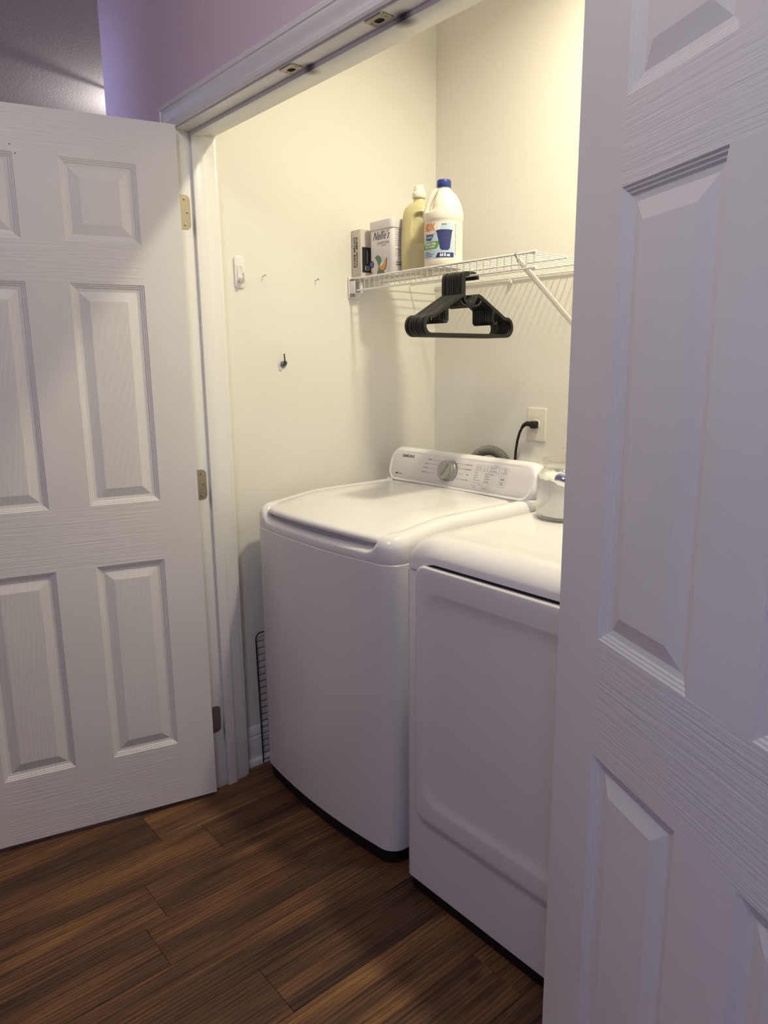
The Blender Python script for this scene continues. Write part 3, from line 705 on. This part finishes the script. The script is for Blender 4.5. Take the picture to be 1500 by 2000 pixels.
# ------------------------------------------------------------------ hangers (flat plastic, nested)
def make_hanger(label):
    h = root('clothes_hanger', (0, .656, lipz), label, 'hanger', 'black plastic hangers on the wire shelf')
    def rib(bm, pts, wd, t0=-.003, t1=.003):
        Lp, Rp = stroke_pts(pts, wd); lo = []
        for a_, b_ in zip(Lp, Rp):
            e = .0008; mid = (a_+b_)/2; a2 = a_+(mid-a_).normalized()*e; b2 = b_+(mid-b_).normalized()*e
            lo.append([V(t0+e, a_.x, a_.y), V(t1-e, a_.x, a_.y), V(t1, a2.x, a2.y), V(t1, b2.x, b2.y), V(t1-e, b_.x, b_.y), V(t0+e, b_.x, b_.y), V(t0, b2.x, b2.y), V(t0, a2.x, a2.y)])
        bm_loft(bm, lo, True, True)
    # local frame: y along the hanger, z up from the rod wire; body hangs below
    bm = bmesh.new()
    hk = [(-.034, -.066), (-.034, -.045), (-.034, -.012)]+[(-.020-.014*math.cos(t), -.008+.010*math.sin(t)) for t in [PI/2*i/5 for i in range(1, 6)]]
    hk += [(0, .002), (.012, .002)]+[(.016+.010*math.sin(t), -.007+.008*math.cos(t)) for t in [PI/2*i/4 for i in range(1, 5)]]+[(.027, -.014)]
    rib(bm, hk, [.017]*2+[.0160]+[.014, .013, .012, .0115, .011]+[.010, .010]+[.0095]*4+[.010])
    ho = finish(bm, 'hook', M_hanger, h, local=True, angle=35)
    bm = bmesh.new()
    R_ = .022
    out = [(-.028, -.060), (-.044, -.064), (-.153, -.123)]+[(-.163+.026*math.cos(t), -.149+.026*math.sin(t)) for t in [math.radians(110+160*i/10) for i in range(11)]]
    out = out+[(-.10, -.175), (0, -.175), (.10, -.175)]
    mir = [(-a_, b_) for a_, b_ in out]
    rib(bm, out+mir[-4::-1][:0], .0105); rib(bm, mir, .0105)
    rib(bm, [(-.03, -.061), (-.026, -.074), (-.014, -.083), (0, -.085), (.012, -.080), (.019, -.070), (.026, -.061), (.034, -.060), (.046, -.0645)], .010)
    rib(bm, [(-.046, -.075), (-.034, -.087), (0, -.092), (.034, -.087), (.046, -.075)], .006, -.002, .002)
    finish(bm, 'frame', M_hanger, h, local=True, angle=35)
    for s_ in (-1, 1):
        bm = bmesh.new(); rib(bm, [(s_*.098, -.094), (s_*.098, -.133), (s_*.104, -.139), (s_*.114, -.139), (s_*.116, -.132)], .0065, -.0025, .0025)
        rib(bm, [(s_*.104, -.096), (s_*.108, -.108)], .010, -.002, .002)
        finish(bm, 'strap_hook', M_hanger, h, local=True, angle=35)
    return h
h0 = make_hanger('black plastic hanger nearest the bracket end of the stack, its full outline showing')
h0.location = (.515, .662, lipz+.005)
def copy_tree(o, parent=None):
    c = o.copy(); COL.objects.link(c)
    if parent is not None: c.parent = parent
    for ch in list(o.children): copy_tree(ch, c)
    return c
ordn = ['second', 'third', 'fourth', 'fifth', 'sixth', 'seventh', 'eighth', 'ninth']
for i in range(9):
    c = copy_tree(h0); c.location = (.515-.0088*(i+1), .662+random.uniform(-.002, .002), lipz+.005)
    c.rotation_euler = (0, 0, math.radians(random.uniform(-.6, .6)))
    c['label'] = ('black plastic hanger, last of the stack on the side of the bottles' if i == 8 else
                  'black plastic hanger, %s from the bracket end of the nested stack' % ordn[i])

# ------------------------------------------------------------------ things on the shelf
IZ = SZ+.0022
# carton of dryer balls
bxr = root('cardboard_box', (-.031, .70, IZ), 'narrow cream cardboard box reading SHEEP WOOL DRYER BALLS on the shelf', 'box')
box('carton', -.056, -.006, .662, .765, IZ, IZ+.160, M_carton, bxr, .0008)
def bf(u, v): return V(u, .6612, v)
text('print', 'SHEEP WOOL', .0135, bf, M_ink, bxr, -.0275, IZ+.086, width=.100, bold=.0003, rot=-PI/2)
text('print', 'DRYER BALLS', .0135, bf, M_ink, bxr, -.0405, IZ+.086, width=.100, bold=.0003, rot=-PI/2)
for i in range(5): print_poly('print_speck', [(-.0515, IZ+.04+.022*i), (-.0492, IZ+.04+.022*i), (-.0492, IZ+.043+.022*i), (-.0515, IZ+.043+.022*i)], bf, M_redink, bxr)
def bs(u, v): return V(-.0052, u, v)
lb = print_poly('black_label', [(.668, IZ+.018), (.712, IZ+.018), (.712, IZ+.102), (.668, IZ+.102)], bs, M_ink, bxr)
def bs2(u, v): return V(-.0047, u, v)
bm = bmesh.new(); P = [(.690+.0095*math.cos(t), IZ+.033+.0075*math.sin(t)) for t in [2*PI*i/20 for i in range(21)]]
Lp, Rp = stroke_pts(P, .0014); bm_loft(bm, [[bs2(v.x, v.y) for v in Lp], [bs2(v.x, v.y) for v in Rp]], closed=False)
Lp, Rp = stroke_pts([(.684, IZ+.030), (.690, IZ+.036), (.696, IZ+.030)], .0014); bm_loft(bm, [[bs2(v.x, v.y) for v in Lp], [bs2(v.x, v.y) for v in Rp]], closed=False)
finish(bm, 'label_emblem', M_white_ink, lb, recalc=False, smooth=False)
print_poly('label_print', [(.688, IZ+.048), (.692, IZ+.048), (.692, IZ+.092), (.688, IZ+.092)], bs2, M_lightink, lb)

# laundry soda tin
tn = root('laundry_tin', (.077, .72, IZ), "square white lidded tin of laundry soda with black script lettering, on the shelf", 'tin')
TX0, TX1, TY0, TY1 = .018, .137, .681, .765
bm = bmesh.new(); bm_loft(bm, [[V(x, y, IZ+z) for x, y in rrect(TX0+q, TX1-q, TY0+q, TY1-q, .014, 6, 2)] for z, q in ((0, .001), (.002, 0), (.150, 0), (.152, .001))], True, True); finish(bm, 'body', M_tin, tn)
bm = bmesh.new(); bm_loft(bm, [[V(x, y, IZ+z) for x, y in rrect(TX0-q, TX1+q, TY0-q, TY1+q, .015, 6, 2)] for z, q in ((.1505, .0018), (.1495, .0024), (.174, .0024), (.1775, .0012), (.179, -.004), (.1775, -.006))], True, True); finish(bm, 'lid', M_tin, tn)
def tf(u, v): return V(TX0+u, TY0-.0006, IZ+v)
def tf2(u, v): return V(TX0+u, TY0-.0010, IZ+v)
def tf3(u, v): return V(TX0+u, TY0-.0014, IZ+v)
text('print', "Nellie's", .037, tf, M_ink, tn, .061, .128, width=.088, bold=.0002, shear=.55)
text('print', 'LAUNDRY SODA', .013, tf, M_lightink, tn, .074, .1045, width=.062, bold=.0003)
print_poly('print_line', [(.064, .0945), (.090, .0965), (.090, .098), (.064, .096)], tf, M_greyink, tn)
# starburst seal
P = []
for i in range(32): 
    r_ = .0125 if i % 2 else .0102; P.append((.013+r_*math.cos(2*PI*i/32), .040+r_*1.05*math.sin(2*PI*i/32)))
print_poly('seal', P, tf, M_navy, tn)
for k in range(3): print_poly('seal_print', [(.0075, .0345+.0045*k), (.0185, .0345+.0045*k), (.0185, .0370+.0045*k), (.0075, .0370+.0045*k)], tf2, M_lightink, tn)
print_poly('print_line', [(.006, .0205), (.020, .0205), (.020, .0215), (.006, .0215)], tf, M_redink, tn)
for x in (.0085, .0145): print_poly('print_mark', [(x, .0105), (x+.004, .0105), (x+.004, .0165), (x, .0165)], tf, M_redink, tn)
# plain laundry basket picture with green cloth
print_poly('green_cloth_print', [(.038, .004), (.060, .004), (.083, .006), (.062, .030), (.052, .034)], tf, M_tealink, tn)
print_poly('green_cloth_print', [(.030, .062), (.046, .068), (.060, .060), (.068, .040), (.050, .030), (.040, .050)], tf, M_tealink, tn)
print_poly('basket_print', [(.048, .036), (.058, .018), (.074, .014), (.086, .020), (.092, .036), (.092, .058), (.082, .040), (.066, .028)], tf2, M_ink, tn)
print_poly('basket_print', [(.0505, .0345), (.059, .0195), (.074, .0155), (.085, .0215), (.0905, .036), (.0905, .054), (.082, .0385), (.066, .030)], tf3, M_orange2, tn)
print_poly('linen_print', [(.056, .034), (.066, .046), (.078, .050), (.082, .041), (.066, .030)], tf3, M_whitelabel, tn)
def ts(u, v): return V(TX1+.0006, TY0+u, IZ+v)
for k in range(17):
    z = .142-.0068*k
    if k in (8, 13, 14): continue
    print_poly('side_print', [(.016, z), (.066, z-.0004), (.066, z+.0009), (.016, z+.0013)], ts, M_lightink if k not in (2, 9) else M_greyink, tn)
for z in (.030, .038): print_poly('side_print', [(.018, z), (.060, z), (.060, z+.0025), (.018, z+.0025)], ts, M_greyink, tn)

# yellow detergent bottle
yb = root('detergent_bottle', (.187, .757, IZ), 'pale yellow detergent bottle with a frosted cap and moulded grip', 'bottle')
yc = V(.187, .757, IZ); wa_ = math.radians(50); wx_ = V(math.cos(wa_), math.sin(wa_), 0); wn = V(math.sin(wa_), -math.cos(wa_), 0)
prof = [(0, .050, .030), (.003, .056, .035), (.02, .0585, .0375), (.06, .0600, .0385), (.100, .0595, .038), (.125, .0585, .0375), (.150, .0570, .0365), (.175, .0550, .0355), (.192, .0520, .0340), (.206, .0460, .031), (.217, .034, .0255), (.224, .021, .0195), (.236, .0165, .0165)]
def interp(z, P):
    for a_, b_ in zip(P, P[1:]):
        if z <= b_[0]:
            t = (z-a_[0])/(b_[0]-a_[0]); return a_[1]*(1-t)+b_[1]*t, a_[2]*(1-t)+b_[2]*t
    return P[-1][1], P[-1][2]
loops = []
NZ = 90
for i in range(NZ+1):
    z = .236*i/NZ; a_, b_ = interp(z, prof); L = []
    for k in range(72):
        t = 2*PI*k/72; ex = .82; ct, st = math.cos(t), math.sin(t)
        px_, py_ = a_*math.copysign(abs(ct)**ex, ct), b_*math.copysign(abs(st)**ex, st)
        if st > 0:
            # stadium-shaped grip recess on the visible face, pushed toward the right
            cxg, hg, zc = .003, .052, .138
            dz = max(0, abs(z-zc)-hg+.027); sd = math.hypot(px_-cxg, dz)-.029
            if sd < 0: py_ -= .013*sstep(0, .008, -sd)
            else: py_ += .0018*max(0, 1-sd/.006)
        L.append(yc+wx_*px_+wn*py_+V(0, 0, z))
    loops.append(L)
bm = bmesh.new(); bm_loft(bm, loops, True, True); finish(bm, 'body', M_yellow, yb, angle=60)
lathe('cap_collar', yc+V(0, 0, .2365), [(.0205, 0), (.0225, .002), (.0225, .018), (.020, .021)], M_yellowcap, yb, 40, mod=lambda r, z, a_: r*(1+.012*math.cos(24*a_)))
lathe('cap', yc+V(0, 0, .257), [(.018, 0), (.0178, .004), (.0155, .018), (.0130, .021), (.0115, .020)], M_yellowcap, yb, 36)
bl = []
for i in range(5):
    pass

# vinegar jug
jc = V(.325, .735, IZ)
jg = root('vinegar_jug', tuple(jc), 'milky white jug of cleaning vinegar with a blue cap, on the shelf', 'jug')
hdir = math.atan2(-.764, -.645)
JP = [(.050, 0), (.057, .002), (.0605, .010), (.061, .022), (.0600, .026), (.0600, .140), (.0618, .146), (.0620, .156), (.0605, .168), (.0560, .188), (.0480, .206), (.0370, .222), (.0262, .233), (.0200, .239), (.0180, .243), (.0180, .256)]
JPd = []
for a_, b_ in zip(JP, JP[1:]):
    for i in range(4): JPd.append((a_[0]+(b_[0]-a_[0])*i/4, a_[1]+(b_[1]-a_[1])*i/4))
JPd.append(JP[-1])
def jmod(r, z, a_):
    d = (a_-hdir+PI) % (2*PI)-PI
    k = sstep(.164, .178, z)*(1-sstep(.222, .240, z))
    hgt = math.exp(-(d/.62)**2)
    return r*(1-.62*k*hgt)
lathe('body', jc, JPd, M_jug, jg, 72, mod=jmod)
hv = V(math.cos(hdir), math.sin(hdir), 0)
pts = [jc+hv*a_+V(0, 0, b_) for a_, b_ in ((.012, .241), (.020, .236), (.031, .226), (.041, .210), (.0495, .190), (.0545, .170), (.0555, .156), (.052, .146))]
tube('handle', pts, [.009, .0095, .0095, .0095, .0095, .010, .011, .012], M_jug, jg, 14)
lathe('cap', jc+V(0, 0, .2440), [(.0215, 0), (.0222, .001), (.0222, .019), (.0205, .0215), (.018, .022)], M_cap, jg, 60, mod=lambda r, z, a_: r*(1+.010*(1 if int(a_/(2*PI)*60) % 2 else 0)))
# wrap label: u = arc length, v = height; centred where the label faces
a0 = math.atan2(-.98-.735, 2.05-.325)+math.radians(-14)
def lab(o_): 
    def g(u, v):
        a_ = a0+u/.0600; r_ = .0600+o_
        return V(jc.x+math.cos(a_)*r_, jc.y+math.sin(a_)*r_, IZ+.025+(v-.0265)*1.22)
    return g
l1, l2, l3, l4 = lab(.0006), lab(.0010), lab(.0014), lab(.0018)
print_poly('label', [(-.072, .0265), (.060, .0265), (.060, .1165), (-.072, .1165)], l1, M_whitelabel, jg, 40)
print_poly('label_print', [(-.070, .030), (.047, .030), (.047, .1135), (-.070, .1135)], l2, M_paleblue, jg, 36)
print_poly('label_print', [(-.070, .080), (-.030, .085), (.004, .096), (.010, .1135), (-.070, .1135)], l3, M_whitelabel, jg, 24)
text('label_lettering', 'HDX', .024, l4, M_orange, jg, -.036, .1035, width=.046, bold=.0014)
text('label_lettering', 'Cleaning', .0105, l4, M_navy, jg, -.036, .0855, width=.034, bold=.0003)
text('label_lettering', 'Vinegar', .0105, l4, M_navy, jg, -.037, .0765, width=.030, bold=.0003)
print_poly('label_banner', [(-.070, .0515), (-.006, .0525), (-.001, .0605), (.004, .0705), (-.070, .0665)], l3, M_greenink, jg, 16)
text('label_lettering', 'STAINLESS STEEL,', .0068, l4, M_white_ink, jg, -.032, .0638, width=.050, bold=.0003)
text('label_lettering', 'TILE & FLOORS', .0068, l4, M_white_ink, jg, -.034, .0570, width=.044, bold=.0003)
for z, w_ in ((.0445, .016), (.0410, .028), (.0375, .038), (.0335, .034)):
    print_poly('label_print', [(-.056, z), (-.056+w_, z), (-.056+w_, z+.0012), (-.056, z+.0012)], l4, M_navy, jg, 6)
print_poly('label_banner', [(-.010, .030), (.047, .030), (.047, .0415), (-.003, .0415)], l3, M_navy, jg, 14)
text('label_lettering', '64 fl oz', .0105, l4, M_white_ink, jg, .019, .0358, width=.032, bold=.0005)
print_poly('bucket_print', [(.004, .0515), (.009, .0475), (.029, .0475), (.034, .0515), (.041, .0930), (-.007, .0930)], l3, M_bucket, jg, 16)
print_poly('bucket_print', [(-.0095, .0925), (.0425, .0925), (.0420, .0955), (.030, .0972), (.004, .0972), (-.0085, .0955)], l4, M_bucket, jg, 16)
bm = bmesh.new(); P = [(-.006+.040*i/12, .088-.012*math.sin(PI*.5*i/12)**1.0) for i in range(13)]; Lp, Rp = stroke_pts(P, .0009)
bm_loft(bm, [[l4(v.x, v.y) for v in Lp], [l4(v.x, v.y) for v in Rp]], closed=False); finish(bm, 'bucket_handle_print', M_greyink, jg, recalc=False, smooth=False)
print_poly('label_print', [(.008, .1092), (.024, .1092), (.024, .1106), (.008, .1106)], l4, M_greyink, jg, 6)
for k in range(16):
    z = .036+.0048*k; print_poly('side_print', [(.051, z), (.0545, z), (.0545, z+.0022), (.051, z+.0022)], l4, M_orange if k % 3 else M_greyink, jg, 2)
text('print', 'Cleaning', .0045, lab(.0022), M_greyink, jg, -.050, .1395, width=.014)

# ------------------------------------------------------------------ wall hooks, nails, hook screw
ah = root('adhesive_hook', (WL, .214, 1.68), 'white plastic adhesive hook high on the closet left wall', 'hook')
bm = bmesh.new(); bm_loft(bm, [[V(WL+x, y, z) for y, z in rrect(.196+q, .231-q, 1.634+q, 1.731-q, .010, 6, 2)] for x, q in ((.0005, 0), (.005, 0), (.0065, .002), (.007, .004))], True, True); finish(bm, 'back_plate', M_whiteplastic, ah)
bm = bmesh.new(); bm_loft(bm, [[V(WL+x, y, z) for y, z in rrect(.203+q, .224-q, 1.652+q, 1.704-q, .009, 6, 2)] for x, q in ((.006, 0), (.009, 0), (.0105, .002), (.0095, .004))], True, True); finish(bm, 'boss', M_whiteplastic, ah)
tube('prong', [(WL+.008, .2135, 1.664), (WL+.014, .2135, 1.654), (WL+.022, .2135, 1.652), (WL+.028, .2135, 1.658), (WL+.030, .2135, 1.668), (WL+.0305, .2135, 1.678)], [.0065, .0065, .006, .0055, .005, .0045], M_whiteplastic, ah, 12)
def nail(y, z, label):
    r_ = root('nail', (WL, y, z), label, 'nail', 'nails in the closet left wall')
    tube('shank', [(WL-.004, y, z), (WL+.016, y+.001, z+.003)], .0011, M_screw, r_, 8)
    cyl('head', (WL+.0155, y+.001, z+.003), (1, .03, .15), .0028, .001, M_screw, r_, 12)
nail(.299, 1.675, 'small nail in the wall just beside the adhesive hook')
nail(.505, 1.675, 'small nail in the wall nearer the shelf')
hs = root('screw_hook', (WL, .361, 1.403), 'bluish steel coat hook with one prong, low on the closet left wall', 'hook')
cyl('rosette', (WL, .364, 1.398), (1, 0, 0), .011, .006, M_blue_steel, hs, 20, .002)
bm = bmesh.new(); bm_tube(bm, [(WL+.006+.008*math.sin(t), .364+.009*math.cos(t), 1.398+.010*math.sin(t)) for t in [2*PI*i/16 for i in range(16)]], .0022, 8, False, True); bmesh.ops.remove_doubles(bm, verts=bm.verts, dist=1e-6); finish(bm, 'ring', M_blue_steel, hs)
tube('prong', [(WL+.004, .362, 1.394), (WL+.016, .359, 1.396), (WL+.024, .356, 1.408), (WL+.026, .354, 1.424), (WL+.0265, .353, 1.432)], .0022, M_rack, hs, 10)

# ------------------------------------------------------------------ outlet, plug, cord
ot = root('wall_outlet', (.456, YB, 1.183), 'almond single outlet plate on the closet back wall above the washer', 'outlet')
bm = bmesh.new(); bm_loft(bm, [[V(x, YB-y, z) for x, z in rrect(.416+q, .496-q, 1.124+q, 1.241-q, .004, 4, 2)] for y, q in ((.0005, 0), (.004, 0), (.0062, .002), (.0066, .004))], True, True); finish(bm, 'cover_plate', M_outlet, ot, angle=30)
cyl('receptacle', (.456, YB-.006, 1.183), (0, -1, 0), .0175, .003, M_whiteplastic, ot, 28, .001)
for z in (1.213, 1.153): 
    sc = cyl('screw', (.456, YB-.0066, z), (0, -1, 0), .0032, .001, M_outlet, ot, 14, .0004)
cyl('pilot_hole', (.454, YB-.0066, 1.166), (0, -1, 0), .0020, .0006, M_scoop, ot, 8)
pc = root('power_cord', (.45, YB-.02, 1.18), 'black power cord plugged into the almond outlet', 'power cord')
bm = bmesh.new(); bm_loft(bm, [[V(x, YB-y, z) for x, z in rrect(.443-q, .469+q, 1.170-q, 1.196+q, .006, 4, 2)] for y, q in ((.0095, -.001), (.011, 0), (.026, 0), (.030, -.003))], True, True)
finish(bm, 'plug', M_black, pc, angle=40)
tube('strain_relief', [(.446, YB-.021, 1.184), (.430, YB-.024, 1.186), (.419, YB-.027, 1.180), (.411, YB-.029, 1.170)], [.0095, .0085, .007, .005], M_black, pc, 12)
tube('cord', [(.414, YB-.028, 1.174), (.404, YB-.030, 1.155), (.396, YB-.032, 1.125), (.391, YB-.033, 1.09), (.389, YB-.034, 1.05), (.389, YB-.035, .98), (.39, YB-.035, .90)], .0048, M_black, pc, 12)

# grey corrugated drain hose arching behind the washer
dh = root('drain_hose', (.30, .995, 1.0), 'grey corrugated drain hose arching up behind the washer', 'hose')
pts, rad = [], []
N_ = 190
for i in range(N_+1):
    t = PI*i/N_; pts.append((.298-.088*math.cos(t), .985+.03*math.sin(t*.5), .990+.095*math.sin(t))); rad.append(.0165+.0022*math.cos(2*PI*i/5))
pts = [(.210, .985, .86)]+pts+[(.386, 1.015, .86)]; rad = [.0165]+rad+[.0165]
tube('hose', pts, rad, M_hose, dh, 18)
lg = root('wall_ledge', (.80, YB, 1.03), 'white ledge board on the back wall behind the washer console', 'ledge')
box('board', .372, WR-.002, YB-.034, YB-.0005, 1.016, 1.048, M_trim, lg, .006, 3)

# ------------------------------------------------------------------ wire cooling rack beside the washer
rk = root('wire_rack', (-.035, .45, 0), 'dark wire rack standing on edge between washer and wall', 'rack')
def rp(y, z): return (-.032-.014*(z/.485), y, z+.003)
yA, yB_, zT, rc = .203, .62, .483, .02
P = [rp(yA, 0), rp(yA, zT-rc)]+[rp(yA+rc-rc*math.cos(t), zT-rc+rc*math.sin(t)) for t in [PI/2*i/5 for i in range(1, 6)]]
P += [rp(yB_-rc, zT)]+[rp(yB_-rc+rc*math.sin(t), zT-rc+rc*math.cos(t)) for t in [PI/2*i/5 for i in range(1, 6)]]+[rp(yB_, 0)]
tube('rim', P, .0024, M_rack, rk, 8)
for i in range(19):
    z = .012+.0245*i
    if z < zT-.01: tube('cross_wire', [rp(yA, z), rp(yB_, z)], .0012, M_rack, rk, 6)
for y in (.34, .48): tube('long_wire', [rp(y, .0), rp(y, zT)], .0016, M_rack, rk, 6)

# ------------------------------------------------------------------ glass jar of powder on the dryer
JX, JY, JZ = .895, .645, .9836
jr = root('glass_jar', (JX, JY, JZ), 'lidded glass jar of white washing powder standing on the dryer', 'jar')
outp = [(.070, 0), (.078, .003), (.0815, .010), (.0815, .110), (.079, .122), (.071, .134), (.064, .140), (.062, .146), (.066, .150), (.067, .154), (.064, .158)]
inp = [(.0605, .158), (.0585, .146), (.061, .140), (.068, .133), (.076, .121), (.0785, .110), (.0785, .012), (.074, .007), (.02, .006)]
outp = [(a_, b_*.95) for a_, b_ in outp]; inp = [(a_, b_*.95) for a_, b_ in inp]
lathe('glass', (JX, JY, JZ), outp+inp, M_glass, jr, 56)
lathe('glass_lid', (JX, JY, JZ-.0078), [(.030, .1600), (.0675, .1600), (.0690, .1625), (.0675, .1655), (.055, .1685), (.030, .172), (.013, .175), (.009, .179), (.010, .184), (.017, .188), (.0195, .193), (.017, .198), (.008, .2005)], M_glass, jr, 48)
def pmod(r, z, a_): return r
bm = bmesh.new(); loops = []
c_ = V(JX, JY, JZ)
for r_, z in ((.02, .008), (.072, .009), (.0775, .013), (.0778, .06)):
    loops.append([c_+V(math.cos(t)*r_, math.sin(t)*r_, z) for t in [2*PI*k/64 for k in range(64)]])
import mathutils
def ph(x, y):
    d = (x*.645+y*.764); f_ = (x*.76-y*.645)
    return .070+.028*sstep(.07, -.05, d if d else 0)*1.0 if False else .098+.016*max(-1, min(1, -d/.06))*1.0-.010*max(-1, min(1, f_/.07))+.006*mathutils.noise.noise(V(x*60, y*60, 1))+.004*mathutils.noise.noise(V(x*150, y*150, 3))
for r_ in (.0776, .0774, .073, .066, .056, .046, .034, .022, .010):
    loops.append([c_+V(math.cos(t)*r_, math.sin(t)*r_, ph(math.cos(t)*r_, math.sin(t)*r_)+(.004 if r_ < .077 else 0)) for t in [2*PI*k/64 for k in range(64)]])
bm_loft(bm, loops, True, True)
pw = finish(bm, 'powder', M_powder, jr, angle=60)
# lilac scoop pushed into the powder against the glass
sd = root('scoop', (JX+.02, JY-.045, JZ+.085), 'lilac plastic scoop half buried in the powder jar', 'scoop')
bm = bmesh.new(); sc_c = V(JX+.010, JY-.046, JZ+.106); axs = V(.5, -.5, .35).normalized()
s_ = axs.cross(V(0, 0, 1)).normalized(); t_ = s_.cross(axs)
bm_loft(bm, [[sc_c+axs*h_+(s_*math.cos(q)+t_*math.sin(q))*r_ for q in [2*PI*i/24 for i in range(24)]] for r_, h_ in ((.011, -.018), (.0135, -.016), (.0165, .012), (.0172, .013), (.0155, .013), (.0125, -.014))], True, True)
finish(bm, 'bowl', M_scoop, sd, angle=40)
tube('handle', [sc_c-t_*.014+axs*.010, sc_c-t_*.030-axs*.004, sc_c-t_*.040-axs*.02], [.004, .004, .0035], M_scoop, sd, 10)

# ------------------------------------------------------------------ unseen post added to cast a shadow stripe on the ceiling, and small ceiling hook
lp = root('shadow_post', (-1.88, .66, CEIL), 'small ceiling lamp added unseen behind the wall corner to cast a shadow stripe', 'post')
cyl('post_flange', (-1.88, .66, CEIL-.008), (0, 0, 1), .012, .0078, M_nickel, lp, 24)
cyl('post_rod', (-1.88, .66, CEIL-.16), (0, 0, 1), .008, .155, M_nickel, lp, 12)
hk = root('ceiling_hook', (-1.262, .330, CEIL), 'tiny dark hook in the ceiling peeking past the mauve wall corner', 'hook')
cyl('cup', (-1.276, .312, CEIL-.007), (0, 0, 1), .008, .0068, M_black, hk, 16, .003)
